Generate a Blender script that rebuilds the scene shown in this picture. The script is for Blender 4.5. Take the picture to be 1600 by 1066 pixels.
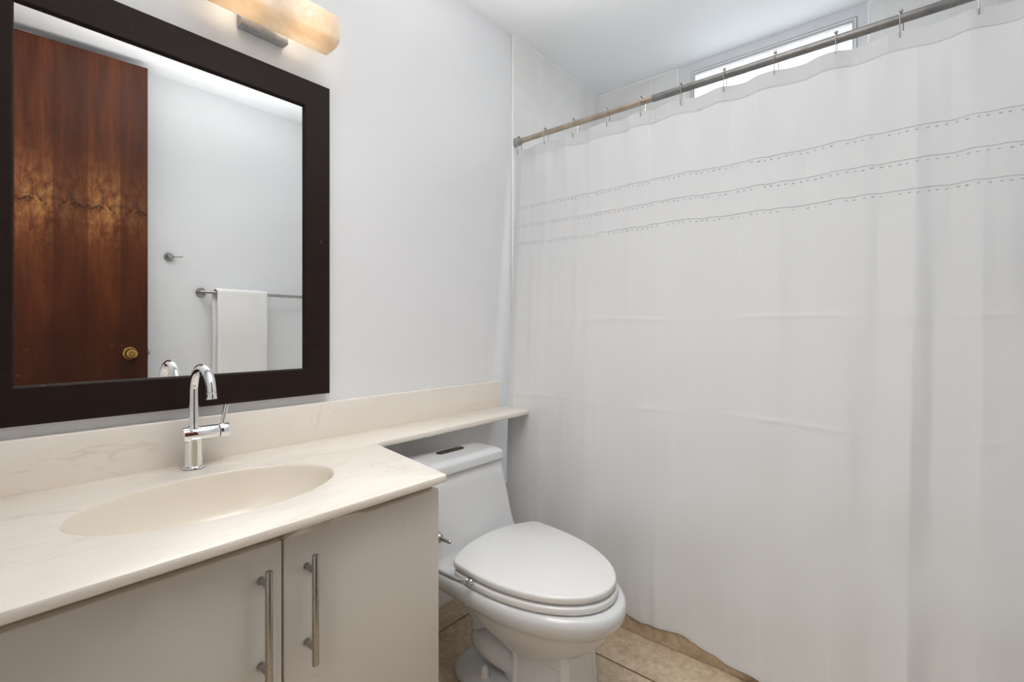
import bpy, bmesh, math, random
from mathutils import Vector, Matrix
random.seed(7)
for o in list(bpy.data.objects):
    bpy.data.objects.remove(o)
SC = bpy.context.scene
COL = SC.collection
PI = math.pi

# ------------------------------------------------------------------ camera
CAM_Y, CAM_Z = -1.424, 1.0805
cam_d = bpy.data.cameras.new('camera')
cam_d.sensor_width = 36.0
cam_d.lens = 36.0 * 755.0 / 1600.0
cam_d.shift_y = -17.0 / 1600.0
cam_d.clip_start = 0.02
cam = bpy.data.objects.new('camera', cam_d)
COL.objects.link(cam)
TH = math.atan2(630, 755)
cam.location = (0, CAM_Y, CAM_Z)
cam.rotation_euler = (PI / 2, 0, TH - PI / 2)
SC.camera = cam

# ------------------------------------------------------------------ world, lights, exposure
W = bpy.data.worlds.new('world')
SC.world = W
W.use_nodes = True
bg = W.node_tree.nodes['Background']
bg.inputs['Color'].default_value = (0.93, 0.965, 1.0, 1)
bg.inputs['Strength'].default_value = 1.15


def area(name, loc, rot, sx, sy, power, color=(1, 1, 1), portal=False):
    l = bpy.data.lights.new(name, 'AREA')
    l.shape = 'RECTANGLE'
    l.size, l.size_y = sx, sy
    l.energy = power
    l.color = color
    if portal:
        l.cycles.is_portal = True
    o = bpy.data.objects.new(name, l)
    COL.objects.link(o)
    o.location = loc
    o.rotation_euler = rot
    return o


# the photographer's flash bounced off the ceiling, the ceiling lamp's downward light, and daylight falling in at the window
fl = area('bounce_flash', (0.90, -0.88, 1.85), (PI, 0, 0), 1.2, 1.1, 8.3, (1.0, 1.0, 0.995))
fl.data.spread = math.radians(110)
cl = area('ceiling_lamp_light', (0.52, -0.82, 2.425), (0, 0, 0), 0.7, 0.7, 4.8, (1.0, 0.995, 0.985))
cl.data.spread = math.radians(105)
wl = area('window_daylight', (2.60, -0.893, 2.19), (0, PI / 2 - 0.75, 0), 0.42, 0.66, 6.5, (0.93, 0.97, 1.0))
wl.data.spread = math.radians(85)
area('hallway_fill_light', (-0.58, -1.15, 2.42), (0, 0, 0), 0.7, 0.9, 14.0, (1.0, 0.99, 0.975))  # added fill through the doorway; no known lamp hangs there
area('window_portal', (2.56, -0.893, 2.16), (0, PI / 2, 0), 0.47, 0.70, 1, portal=True)
SC.view_settings.view_transform = 'Standard'
SC.view_settings.look = 'None'
SC.view_settings.exposure = 0.19
SC.view_settings.gamma = 1.0
SC.view_settings.use_curve_mapping = False
SC.cycles.use_denoising = True
SC.cycles.max_bounces = 14
SC.cycles.diffuse_bounces = 8
SC.cycles.glossy_bounces = 6
SC.cycles.transmission_bounces = 8
SC.cycles.sample_clamp_indirect = 6.0
SC.cycles.caustics_reflective = False
SC.cycles.caustics_refractive = False


# ------------------------------------------------------------------ materials
def srgb(r, g, b):
    def f(c):
        c /= 255.0
        return c / 12.92 if c <= 0.04045 else ((c + 0.055) / 1.055) ** 2.4
    return (f(r), f(g), f(b), 1.0)


class NT:
    def __init__(self, name):
        self.m = bpy.data.materials.new(name)
        self.m.use_nodes = True
        self.t = self.m.node_tree
        self.b = self.t.nodes['Principled BSDF']
        self.out = self.t.nodes['Material Output']

    def n(self, kind, **kw):
        nd = self.t.nodes.new(kind)
        for k, v in kw.items():
            if hasattr(nd, k):
                setattr(nd, k, v)
        return nd

    def l(self, a, b):
        self.t.links.new(a, b)

    def coord(self, scale=(1, 1, 1), loc=(0, 0, 0), rot=(0, 0, 0)):
        tc = self.n('ShaderNodeTexCoord')
        mp = self.n('ShaderNodeMapping')
        mp.inputs['Scale'].default_value = scale
        mp.inputs['Location'].default_value = loc
        mp.inputs['Rotation'].default_value = rot
        self.l(tc.outputs['Object'], mp.inputs['Vector'])
        return mp.outputs['Vector']

    def noise(self, vec, scale, detail=3, rough=0.5, dist=0.0):
        nd = self.n('ShaderNodeTexNoise')
        nd.inputs['Scale'].default_value = scale
        nd.inputs['Detail'].default_value = detail
        nd.inputs['Roughness'].default_value = rough
        nd.inputs['Distortion'].default_value = dist
        self.l(vec, nd.inputs['Vector'])
        return nd.outputs['Fac']

    def ramp(self, fac, stops, interp='LINEAR'):
        r = self.n('ShaderNodeValToRGB')
        r.color_ramp.interpolation = interp
        while len(r.color_ramp.elements) < len(stops):
            r.color_ramp.elements.new(0.5)
        for e, (p, c) in zip(r.color_ramp.elements, stops):
            e.position = p
            e.color = c if len(c) == 4 else (*c, 1)
        self.l(fac, r.inputs['Fac'])
        return r.outputs['Color']

    def mix(self, fac, a, b, mode='MIX'):
        nd = self.n('ShaderNodeMix')
        nd.data_type = 'RGBA'
        nd.blend_type = mode
        for sock, v in ((nd.inputs[0], fac), (nd.inputs[6], a), (nd.inputs[7], b)):
            if isinstance(v, (int, float)):
                sock.default_value = v
            elif isinstance(v, tuple):
                sock.default_value = v
            else:
                self.l(v, sock)
        return nd.outputs[2]

    def math(self, op, a, b=None, c=None):
        nd = self.n('ShaderNodeMath')
        nd.operation = op
        for i, v in enumerate((a, b, c)):
            if v is None:
                continue
            if isinstance(v, (int, float)):
                nd.inputs[i].default_value = v
            else:
                self.l(v, nd.inputs[i])
        return nd.outputs[0]

    def bump(self, h, strength, dist=0.01):
        nd = self.n('ShaderNodeBump')
        nd.inputs['Strength'].default_value = strength
        nd.inputs['Distance'].default_value = dist
        self.l(h, nd.inputs['Height'])
        self.l(nd.outputs['Normal'], self.b.inputs['Normal'])
        return nd.outputs['Normal']

    def set(self, color=None, rough=None, metal=None, spec=None, coat=None):
        if color is not None:
            if isinstance(color, tuple):
                self.b.inputs['Base Color'].default_value = color
            else:
                self.l(color, self.b.inputs['Base Color'])
        if rough is not None:
            if isinstance(rough, (int, float)):
                self.b.inputs['Roughness'].default_value = rough
            else:
                self.l(rough, self.b.inputs['Roughness'])
        if metal is not None:
            self.b.inputs['Metallic'].default_value = metal
        if spec is not None:
            self.b.inputs['Specular IOR Level'].default_value = spec
        if coat is not None:
            self.b.inputs['Coat Weight'].default_value = coat
            self.b.inputs['Coat Roughness'].default_value = 0.08
        return self.m


MT = {}


def make_materials():
    # painted walls: faintly textured plaster
    a = NT('wall_paint')
    v = a.coord()
    a.bump(a.noise(v, 60, 4, 0.6), 0.12, 0.004)
    MT['wall'] = a.set(a.ramp(a.noise(v, 1.3, 2), [(0.3, srgb(231, 232, 234)), (0.7, srgb(235, 236, 237))]), 0.45, spec=0.35)
    a = NT('ceiling_paint')
    v = a.coord()
    a.bump(a.noise(v, 80, 4, 0.6), 0.08, 0.003)
    MT['ceiling'] = a.set(srgb(242, 244, 246), 0.6, spec=0.25)
    # glazed wall tile of the tub surround
    def wall_tile(name, loc, rot):
        a = NT(name)
        v = a.coord(loc=loc, rot=rot)
        br = a.n('ShaderNodeTexBrick')
        br.offset = 0.0
        br.inputs['Scale'].default_value = 1.0
        br.inputs['Brick Width'].default_value = 0.33
        br.inputs['Row Height'].default_value = 0.33
        br.inputs['Mortar Size'].default_value = 0.0022
        br.inputs['Mortar Smooth'].default_value = 0.2
        br.inputs['Color1'].default_value = srgb(243, 242, 240)
        br.inputs['Color2'].default_value = srgb(241, 240, 238)
        br.inputs['Mortar'].default_value = srgb(250, 250, 250)
        a.l(v, br.inputs['Vector'])
        marb = a.ramp(a.noise(a.coord(), 5, 6, 0.6, 0.6), [(0.3, srgb(232, 230, 227)), (0.7, srgb(255, 255, 255))])
        a.bump(br.outputs['Fac'], 0.25, -0.002)
        return a.set(a.mix(0.35, br.outputs['Color'], marb, 'MULTIPLY'), 0.28)
    MT['tile_end'] = wall_tile('tub_end_tile', (-1.917 + 0.33 * 9, 0.0, 0.0), (PI / 2, 0, 0))
    MT['tile_end'].node_tree.nodes['Mapping'].inputs['Location'].default_value = (-1.92 + 0.33 * 9, -2.113 + 0.33 * 9, 0)
    MT['tile_end'].node_tree.nodes['Mapping'].inputs['Rotation'].default_value = (-PI / 2, 0, 0)
    MT['tile_far'] = wall_tile('tub_back_tile', (0, 0, 0), (0, 0, 0))
    mp = MT['tile_far'].node_tree.nodes['Mapping']
    mp.inputs['Rotation'].default_value = (0, PI / 2, PI / 2)
    mp.inputs['Location'].default_value = (3.3, 0.197 + 0.66, 0)
    # travertine-look floor tile
    def stone(name, tiled):
        a = NT(name)
        v = a.coord()
        big = a.ramp(a.noise(v, 4.0, 6, 0.65, 0.5), [(0.28, srgb(192, 172, 145)), (0.5, srgb(210, 192, 167)), (0.75, srgb(226, 211, 188))])
        fine = a.ramp(a.noise(v, 38, 5, 0.7), [(0.35, srgb(206, 196, 182)), (0.62, srgb(255, 255, 255))])
        col = a.mix(0.8, big, fine, 'MULTIPLY')
        fleck = a.ramp(a.noise(v, 55, 3, 0.6, 1.2), [(0.66, (0, 0, 0)), (0.74, (1, 1, 1))])
        col = a.mix(a.math('MULTIPLY', fleck, 0.45), col, srgb(228, 214, 190))
        pit = a.ramp(a.noise(v, 70, 2, 0.5), [(0.72, (0, 0, 0)), (0.76, (1, 1, 1))])
        col = a.mix(a.math('MULTIPLY', pit, 0.5), col, srgb(120, 98, 76))
        if tiled:
            br = a.n('ShaderNodeTexBrick')
            br.offset = 0.0
            br.inputs['Scale'].default_value = 1.0
            br.inputs['Brick Width'].default_value = 0.457
            br.inputs['Row Height'].default_value = 0.457
            br.inputs['Mortar Size'].default_value = 0.0035
            br.inputs['Mortar Smooth'].default_value = 0.1
            a.l(a.coord(loc=(-1.42 + 0.457 * 6, 0.118 + 0.457 * 6, 0)), br.inputs['Vector'])
            a.bump(br.outputs['Fac'], 0.6, -0.004)
            col = a.mix(br.outputs['Fac'], col, srgb(112, 86, 62))
        return a.set(col, 0.38)
    MT['floor'] = stone('travertine_floor_tile', True)
    MT['apron'] = stone('travertine_apron_tile', False)
    # cultured marble
    a = NT('cream_cultured_marble')
    v = a.coord(scale=(1.0, 2.6, 2.6), rot=(0, 0, 0.10))
    n1 = a.noise(v, 2.3, 5, 0.55, 1.1)
    vein = a.math('SUBTRACT', 1.0, a.math('MINIMUM', a.math('MULTIPLY', a.math('ABSOLUTE', a.math('SUBTRACT', n1, 0.52)), 55.0), 1.0))
    msk = a.ramp(a.noise(v, 3.1, 2), [(0.46, (0, 0, 0)), (0.62, (1, 1, 1))])
    base = a.ramp(a.noise(v, 2.0, 4, 0.6, 0.8), [(0.3, srgb(233, 225, 214)), (0.7, srgb(239, 232, 223))])
    col = a.mix(a.math('MULTIPLY', a.math('MULTIPLY', vein, msk), 0.22), base, srgb(168, 128, 100))
    v2 = a.coord(scale=(0.9, 5.0, 5.0), rot=(0, 0, 0.16), loc=(3, 1, 0))
    n2 = a.noise(v2, 2.2, 4, 0.5, 0.7)
    vein2 = a.math('SUBTRACT', 1.0, a.math('MINIMUM', a.math('MULTIPLY', a.math('ABSOLUTE', a.math('SUBTRACT', n2, 0.5)), 38.0), 1.0))
    col = a.mix(a.math('MULTIPLY', vein2, 0.09), col, srgb(190, 158, 130))
    MT['marble'] = a.set(col, 0.24)
    a = NT('cream_basin')
    MT['basin'] = a.set(srgb(229, 220, 206), 0.22)
    a = NT('putty_cabinet_paint')
    v = a.coord()
    spk = a.ramp(a.noise(v, 42, 2, 0.5), [(0.755, (0, 0, 0)), (0.775, (1, 1, 1))])
    col = a.mix(a.math('MULTIPLY', spk, 0.5), srgb(209, 203, 194), srgb(120, 106, 92))
    MT['cabinet'] = a.set(col, 0.36)
    a = NT('bare_cabinet_edge')
    v = a.coord(scale=(1, 1, 1))
    MT['chip'] = a.set(a.ramp(a.noise(v, 16, 3), [(0.35, srgb(196, 188, 176)), (0.65, srgb(232, 227, 218))]), 0.55)
    a = NT('chrome')
    MT['chrome'] = a.set((0.86, 0.87, 0.88, 1), 0.05, 1.0)
    a = NT('brushed_nickel')
    v = a.coord()
    MT['nickel'] = a.set(srgb(172, 168, 163), a.math('ADD', a.math('MULTIPLY', a.noise(v, 60, 3), 0.12), 0.20), 1.0)
    a = NT('rod_nickel')
    v = a.coord()
    col = a.ramp(a.noise(v, 12, 5, 0.7), [(0.35, srgb(128, 127, 126)), (0.65, srgb(152, 150, 147))])
    MT['rod'] = a.set(col, 0.36, 1.0)
    a = NT('warm_rod_nickel')
    v = a.coord()
    col = a.ramp(a.noise(v, 14, 5, 0.7), [(0.35, srgb(168, 155, 140)), (0.65, srgb(196, 180, 160))])
    MT['rod_warm'] = a.set(col, 0.28, 1.0)
    a = NT('porcelain')
    MT['porcelain'] = a.set(srgb(209, 210, 211), 0.09, spec=0.5)
    a = NT('seat_plastic')
    MT['seat'] = a.set(srgb(223, 223, 221), 0.22)
    a = NT('dark_flush_button')
    v = a.coord()
    MT['button'] = a.set(a.ramp(a.noise(v, 90, 4, 0.7), [(0.4, srgb(58, 48, 40)), (0.6, srgb(104, 90, 76))]), 0.35, 0.7)
    # espresso wood
    a = NT('espresso_wood')
    v = a.coord(scale=(2, 40, 40))
    g = a.noise(v, 3.5, 5, 0.65)
    a.bump(a.noise(a.coord(scale=(4, 120, 120)), 4, 3), 0.06, 0.002)
    spk = a.ramp(a.noise(a.coord(), 48, 2, 0.5), [(0.765, (0, 0, 0)), (0.785, (1, 1, 1))])
    col = a.mix(a.math('MULTIPLY', spk, 0.35), a.ramp(g, [(0.3, srgb(24, 13, 9)), (0.7, srgb(38, 22, 15))]), srgb(150, 138, 130))
    MT['espresso'] = a.set(col, 0.50, spec=0.22)
    a = NT('mirror_silver')
    MT['mirror'] = a.set((0.93, 0.945, 0.945, 1), 0.0, 1.0)
    # bookmatched veneer door
    a = NT('bookmatched_mahogany')
    tc = a.n('ShaderNodeTexCoord')
    sx = a.n('ShaderNodeSeparateXYZ')
    a.l(tc.outputs['Object'], sx.inputs[0])
    X, Y, Z = sx.outputs
    # leaves of veneer 0.24 wide, mirrored in pairs
    pair = a.math('PINGPONG', a.math('ADD', X, 0.014), 0.12)
    cb = a.n('ShaderNodeCombineXYZ')
    a.l(pair, cb.inputs[0])
    a.l(Z, cb.inputs[2])
    uv = cb.outputs[0]

    def vmap(scale, loc=(0, 0, 0)):
        mp = a.n('ShaderNodeMapping')
        mp.inputs['Scale'].default_value = scale
        mp.inputs['Location'].default_value = loc
        a.l(uv, mp.inputs['Vector'])
        return mp.outputs['Vector']
    base = a.ramp(a.noise(vmap((7, 1, 1.0)), 2.2, 5, 0.6, 0.5), [(0.25, srgb(74, 36, 20)), (0.5, srgb(100, 52, 28)), (0.75, srgb(128, 70, 36))])
    stripe = a.noise(vmap((60, 1, 1.2)), 3, 4, 0.6)
    col = a.mix(0.5, base, a.ramp(stripe, [(0.3, srgb(150, 120, 100)), (0.7, srgb(255, 240, 225))]), 'MULTIPLY')
    # alternate leaves read darker, as bookmatched veneer does
    leaf = a.math('GREATER_THAN', a.math('MODULO', a.math('ADD', X, 0.014), 0.24), 0.12)
    col = a.mix(a.math('MULTIPLY', leaf, 0.42), col, srgb(58, 28, 18))
    # knot figure across the leaves
    zz = a.math('ADD', a.math('SUBTRACT', Z, 1.668), a.math('MULTIPLY', a.math('SUBTRACT', a.noise(vmap((1, 1, 1)), 9, 2), 0.5), 0.07))
    near = a.math('POWER', 2.718, a.math('MULTIPLY', a.math('MULTIPLY', zz, zz), -1300.0))
    halo = a.math('POWER', 2.718, a.math('MULTIPLY', a.math('MULTIPLY', zz, zz), -36.0))
    flame = a.ramp(a.noise(vmap((15, 1, 6)), 2.2, 7, 0.72, 0.5), [(0.40, (0, 0, 0)), (0.66, (1, 1, 1))])
    col = a.mix(a.math('MULTIPLY', a.math('MULTIPLY', halo, flame), a.math('SUBTRACT', 0.85, a.math('MULTIPLY', leaf, 0.6))), col, srgb(178, 126, 74))
    blot = a.ramp(a.noise(vmap((24, 1, 30)), 2.0, 4, 0.6, 0.8), [(0.46, (0, 0, 0)), (0.58, (1, 1, 1))])
    col = a.mix(a.math('MULTIPLY', near, a.math('MULTIPLY', blot, 0.95)), col, srgb(26, 18, 14))
    z2 = a.math('ADD', a.math('SUBTRACT', Z, 1.965), a.math('MULTIPLY', a.math('SUBTRACT', a.noise(vmap((1, 1, 1), (4, 0, 2)), 8, 2), 0.5), 0.09))
    near2 = a.math('POWER', 2.718, a.math('MULTIPLY', a.math('MULTIPLY', z2, z2), -700.0))
    brk = a.ramp(a.noise(vmap((1, 1, 1), (1, 0, 5)), 16, 2), [(0.48, (0, 0, 0)), (0.6, (1, 1, 1))])
    near2 = a.math('MULTIPLY', near2, brk)
    col = a.mix(a.math('MULTIPLY', near2, a.math('MULTIPLY', blot, 0.85)), col, srgb(40, 27, 22))
    # lower part darker: veneer tone with painted-in light falloff, specks of chipped varnish
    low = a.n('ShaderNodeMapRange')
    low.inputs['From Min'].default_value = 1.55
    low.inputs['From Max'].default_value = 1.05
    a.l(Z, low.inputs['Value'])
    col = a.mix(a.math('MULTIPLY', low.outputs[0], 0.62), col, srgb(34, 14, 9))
    spk = a.ramp(a.noise(tc.outputs['Object'], 62, 2, 0.5), [(0.745, (0, 0, 0)), (0.765, (1, 1, 1))])
    col = a.mix(a.math('MULTIPLY', spk, a.math('MULTIPLY', low.outputs[0], 0.8)), col, srgb(190, 168, 146))
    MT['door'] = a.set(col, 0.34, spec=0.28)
    a = NT('aged_brass')
    MT['brass'] = a.set(srgb(196, 156, 92), 0.2, 1.0)
    # towel terry
    a = NT('white_terry')
    v = a.coord()
    a.bump(a.noise(v, 320, 3, 0.7), 0.7, 0.003)
    MT['towel'] = a.set(srgb(240, 239, 237), 0.95, spec=0.05)
    # curtain cloth
    def cloth(name, transl, c):
        a = NT(name)
        a.t.nodes.remove(a.b)
        d = a.n('ShaderNodeBsdfDiffuse')
        t = a.n('ShaderNodeBsdfTranslucent')
        mx = a.n('ShaderNodeMixShader')
        mx.inputs[0].default_value = transl
        v = a.coord()
        bp = a.n('ShaderNodeBump')
        bp.inputs['Strength'].default_value = 0.12
        bp.inputs['Distance'].default_value = 0.002
        h = a.math('ADD', a.noise(a.coord(scale=(1, 1, 0.25)), 70, 4, 0.6), a.math('MULTIPLY', a.noise(v, 9, 3, 0.6), 2.0))
        a.l(h, bp.inputs['Height'])
        for s in (d, t):
            s.inputs['Color'].default_value = c
            a.l(bp.outputs[0], s.inputs['Normal'])
        a.l(d.outputs[0], mx.inputs[1])
        a.l(t.outputs[0], mx.inputs[2])
        a.l(mx.outputs[0], a.out.inputs['Surface'])
        return a.m
    MT['curtain'] = cloth('white_curtain_cloth', 0.025, srgb(225, 226, 227))
    MT['hem'] = cloth('doubled_curtain_cloth', 0.07, srgb(220, 221, 222))
    MT['tuft'] = cloth('curtain_tuft_thread', 0.15, srgb(216, 216, 216))
    # alabaster glass shade
    a = NT('alabaster_glass')
    a.t.nodes.remove(a.b)
    v = a.coord()
    n = a.noise(v, 9, 5, 0.62, 1.3)
    c = a.ramp(n, [(0.30, srgb(244, 204, 150)), (0.5, srgb(250, 224, 186)), (0.68, srgb(255, 244, 230))])
    t = a.n('ShaderNodeBsdfTranslucent')
    d = a.n('ShaderNodeBsdfDiffuse')
    g = a.n('ShaderNodeBsdfGlossy')
    g.inputs['Roughness'].default_value = 0.08
    a.l(c, t.inputs['Color'])
    a.l(a.mix(0.4, c, (1, 1, 1, 1)), d.inputs['Color'])
    m1 = a.n('ShaderNodeMixShader')
    m1.inputs[0].default_value = 0.5
    a.l(t.outputs[0], m1.inputs[1])
    a.l(d.outputs[0], m1.inputs[2])
    fr = a.n('ShaderNodeFresnel')
    fr.inputs['IOR'].default_value = 1.4
    m2 = a.n('ShaderNodeMixShader')
    a.l(fr.outputs[0], m2.inputs[0])
    a.l(m1.outputs[0], m2.inputs[1])
    a.l(g.outputs[0], m2.inputs[2])
    a.l(m2.outputs[0], a.out.inputs['Surface'])
    MT['shade'] = a.m
    a = NT('bulb_glow')
    a.b.inputs['Emission Color'].default_value = (1, 0.86, 0.68, 1)
    a.b.inputs['Emission Strength'].default_value = 6
    MT['bulb'] = a.set((1, 1, 1, 1), 0.4)
    a = NT('galvanised_plate')
    v = a.coord()
    MT['plate'] = a.set(a.ramp(a.noise(v, 50, 3), [(0.4, srgb(170, 171, 172)), (0.6, srgb(190, 190, 190))]), 0.35, 0.6)
    a = NT('white_trim')
    MT['trim'] = a.set(srgb(252, 252, 252), 0.3)
    a = NT('window_frame_white')
    MT['winframe'] = a.set(srgb(233, 234, 236), 0.4)
    a = NT('grey_groove_shade')
    MT['groove_shade'] = a.set(srgb(120, 120, 122), 0.6)  # flat grey for the shade in the window frame's gap lines
    a = NT('frosted_pane')
    a.t.nodes.remove(a.b)
    tr = a.n('ShaderNodeBsdfTransparent')
    gl = a.n('ShaderNodeBsdfGlossy')
    gl.inputs['Roughness'].default_value = 0.02
    mx = a.n('ShaderNodeMixShader')
    mx.inputs[0].default_value = 0.05
    fr = a.n('ShaderNodeBsdfTranslucent')
    fr.inputs['Color'].default_value = srgb(244, 247, 250)
    m0 = a.n('ShaderNodeMixShader')
    m0.inputs[0].default_value = 0.06
    a.l(tr.outputs[0], m0.inputs[1])
    a.l(fr.outputs[0], m0.inputs[2])
    a.l(m0.outputs[0], mx.inputs[1])
    a.l(gl.outputs[0], mx.inputs[2])
    a.l(mx.outputs[0], a.out.inputs['Surface'])
    MT['pane'] = a.m
    a = NT('tub_enamel')
    MT['tub'] = a.set(srgb(236, 236, 235), 0.12)
    a = NT('dark_plug_and_gap_shadow')
    MT['dark'] = a.set(srgb(30, 28, 27), 0.5)  # dark screw plug colour, also the painted shadow in the faucet joint


make_materials()


# ------------------------------------------------------------------ mesh helpers
def link_mesh(name, bm, mat, base=(0, 0, 0), parent=None, smooth=True, angle=40):
    b = Vector(base)
    if b.length:
        bmesh.ops.translate(bm, verts=bm.verts, vec=-b)
    bmesh.ops.recalc_face_normals(bm, faces=bm.faces)
    me = bpy.data.meshes.new(name)
    for f in bm.faces:
        f.smooth = smooth
    if smooth:
        lim = math.radians(angle)
        for e in bm.edges:
            if len(e.link_faces) == 2 and e.calc_face_angle(0) > lim:
                e.smooth = False
    bm.to_mesh(me)
    bm.free()
    me.materials.append(MT[mat])
    o = bpy.data.objects.new(name, me)
    COL.objects.link(o)
    if parent:
        o.parent = parent
    else:
        o.location = b
    return o


def thing(name, label, cat, base, group=None):
    o = bpy.data.objects.new(name, None)
    o.empty_display_size = 0.05
    COL.objects.link(o)
    o.location = base
    tag(o, label, cat, group)
    return o


def tag(o, label, cat, group=None):
    o['label'] = label
    o['category'] = cat
    if group:
        o['group'] = group
    return o


def struct(name, bm, mat, parent=None, smooth=False):
    o = link_mesh(name, bm, mat, (0, 0, 0), parent, smooth)
    if not parent:
        o['kind'] = 'structure'
    return o


def box(bm, x0, x1, y0, y1, z0, z1, bev=0.0, seg=2):
    vs = [bm.verts.new((x, y, z)) for x in (x0, x1) for y in (y0, y1) for z in (z0, z1)]
    q = [(0, 1, 3, 2), (4, 6, 7, 5), (0, 4, 5, 1), (2, 3, 7, 6), (0, 2, 6, 4), (1, 5, 7, 3)]
    fs = [bm.faces.new([vs[i] for i in f]) for f in q]
    if bev:
        es = list({e for f in fs for e in f.edges})
        bmesh.ops.bevel(bm, geom=es, offset=bev, segments=seg, profile=0.5, affect='EDGES', clamp_overlap=True)
    return bm


def ring_faces(bm, rings, closed=True, cap0=True, cap1=True):
    vr = [[bm.verts.new(p) for p in r] for r in rings]
    n = len(vr[0])
    for a, b in zip(vr, vr[1:]):
        for i in range(n if closed else n - 1):
            j = (i + 1) % n
            bm.faces.new((a[i], a[j], b[j], b[i]))
    if cap0:
        bm.faces.new(list(reversed(vr[0])))
    if cap1:
        bm.faces.new(vr[-1])
    return vr


def frame_axes(d):
    d = Vector(d).normalized()
    up = Vector((0, 0, 1)) if abs(d.z) < 0.95 else Vector((0, 1, 0))
    s = d.cross(up).normalized()
    return s, s.cross(d).normalized()


def cyl(bm, p, q, r0, r1=None, n=24, cap=True, bev=0.0):
    p, q = Vector(p), Vector(q)
    r1 = r0 if r1 is None else r1
    s, u = frame_axes(q - p)
    prof = [(0, r0), (1, r1)]
    L = (q - p).length
    if bev:
        k = bev / L
        prof = [(0, r0 - bev), (k * 0.3, r0 - bev * 0.3), (k, r0), (1 - k, r1), (1 - k * 0.3, r1 - bev * 0.3), (1, r1 - bev)]
    rings = []
    for t, r in prof:
        c = p.lerp(q, t)
        rings.append([c + (s * math.cos(a) + u * math.sin(a)) * r for a in [2 * PI * i / n for i in range(n)]])
    ring_faces(bm, rings, True, cap, cap)
    return bm


def tube(bm, pts, rad, n=16, cap=True, sx=1.0):
    pts = [Vector(p) for p in pts]
    rads = rad if isinstance(rad, (list, tuple)) else [rad] * len(pts)
    rings = []
    s = None
    for i, p in enumerate(pts):
        d = (pts[min(i + 1, len(pts) - 1)] - pts[max(i - 1, 0)]).normalized()
        if s is None:
            s, u = frame_axes(d)
        else:
            s = (s - d * s.dot(d)).normalized()
            u = s.cross(d).normalized()
        rings.append([p + (s * math.cos(a) * sx + u * math.sin(a)) * rads[i] for a in [2 * PI * k / n for k in range(n)]])
    ring_faces(bm, rings, True, cap, cap)
    return bm


def lathe(bm, prof, center, axis=(0, 0, 1), n=32):
    """prof: list of (radius, distance along axis)"""
    c = Vector(center)
    d = Vector(axis).normalized()
    s, u = frame_axes(d)
    rings = []
    for r, h in prof:
        r = max(r, 1e-5)
        rings.append([c + d * h + (s * math.cos(a) + u * math.sin(a)) * r for a in [2 * PI * k / n for k in range(n)]])
    ring_faces(bm, rings)
    return bm


def ball(bm, c, r, n=12):
    prof = [(r * math.sin(PI * i / n), -r * math.cos(PI * i / n)) for i in range(n + 1)]
    return lathe(bm, prof, c, (0, 0, 1), 16)


def rrect(cx, cy, hx, hy, r, n=6):
    pts = []
    for (sx, sy, a0) in ((1, 1, 0), (-1, 1, PI / 2), (-1, -1, PI), (1, -1, 3 * PI / 2)):
        for i in range(n + 1):
            a = a0 + PI / 2 * i / n
            pts.append((cx + sx * (hx - r) + r * math.cos(a), cy + sy * (hy - r) + r * math.sin(a)))
    return pts


def prism(bm, poly, z0, z1, bev=0.0, seg=3):
    a = [bm.verts.new((x, y, z0)) for x, y in poly]
    b = [bm.verts.new((x, y, z1)) for x, y in poly]
    n = len(poly)
    bm.faces.new(list(reversed(a)))
    top = bm.faces.new(b)
    for i in range(n):
        j = (i + 1) % n
        bm.faces.new((a[i], a[j], b[j], b[i]))
    if bev:
        es = [e for e in bm.edges if abs(e.verts[0].co.z - e.verts[1].co.z) < 1e-6]
        bmesh.ops.bevel(bm, geom=es, offset=bev, segments=seg, profile=0.5, affect='EDGES', clamp_overlap=True)
    return bm


NB = bmesh.new

# ------------------------------------------------------------------ the room
XN, XF, YR, H = 0.0, 2.477, -1.693, 2.438      # near wall, far wall, right wall, ceiling
TH_W = 0.10
HX, HY0, HY1 = -1.15, -2.6, 0.4                # the hallway beyond the open door
bm = NB(); box(bm, HX - TH_W, XF + TH_W, HY0 - TH_W, HY1 + TH_W, -0.08, 0.0); struct('floor', bm, 'floor')
bm = NB(); box(bm, HX - TH_W, XF + TH_W, HY0 - TH_W, HY1 + TH_W, H, H + 0.08); struct('ceiling', bm, 'ceiling')
bm = NB(); box(bm, XN - TH_W, XF + TH_W, 0.0, TH_W, 0, H); struct('wall_left', bm, 'wall')
bm = NB(); box(bm, XN - TH_W, XF + TH_W, YR - TH_W, YR, 0, H); struct('wall_right', bm, 'wall')
bm = NB()
box(bm, XN - TH_W, XN + 0.006, -0.80, 0.0, 0, H)
box(bm, XN - TH_W, XN, YR, -1.66, 0, H)
box(bm, XN - TH_W, XN, -1.66, -0.80, 2.41, H)
struct('wall_near', bm, 'wall')
bm = NB()
box(bm, HX - TH_W, HX, HY0 - TH_W, HY1 + TH_W, 0, H)
box(bm, HX, XN, HY0 - TH_W, HY0, 0, H)
box(bm, HX, XN, HY1, HY1 + TH_W, 0, H)
box(bm, XN - TH_W, XN, HY0, YR - TH_W, 0, H)
box(bm, XN - TH_W, XN, TH_W, HY1, 0, H)
struct('wall_hallway', bm, 'wall')
# window wall with its opening
WY0, WY1, WZ0, WZ1 = -1.238, -0.548, 1.93, 2.392
bm = NB()
box(bm, XF, XF + 0.022, YR, WY0, 0, H)
box(bm, XF, XF + 0.022, WY1, 0.0, 0, H)
box(bm, XF, XF + 0.022, WY0, WY1, 0, WZ0)
box(bm, XF, XF + 0.022, WY0, WY1, WZ1, H)
struct('wall_far', bm, 'wall')
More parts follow.
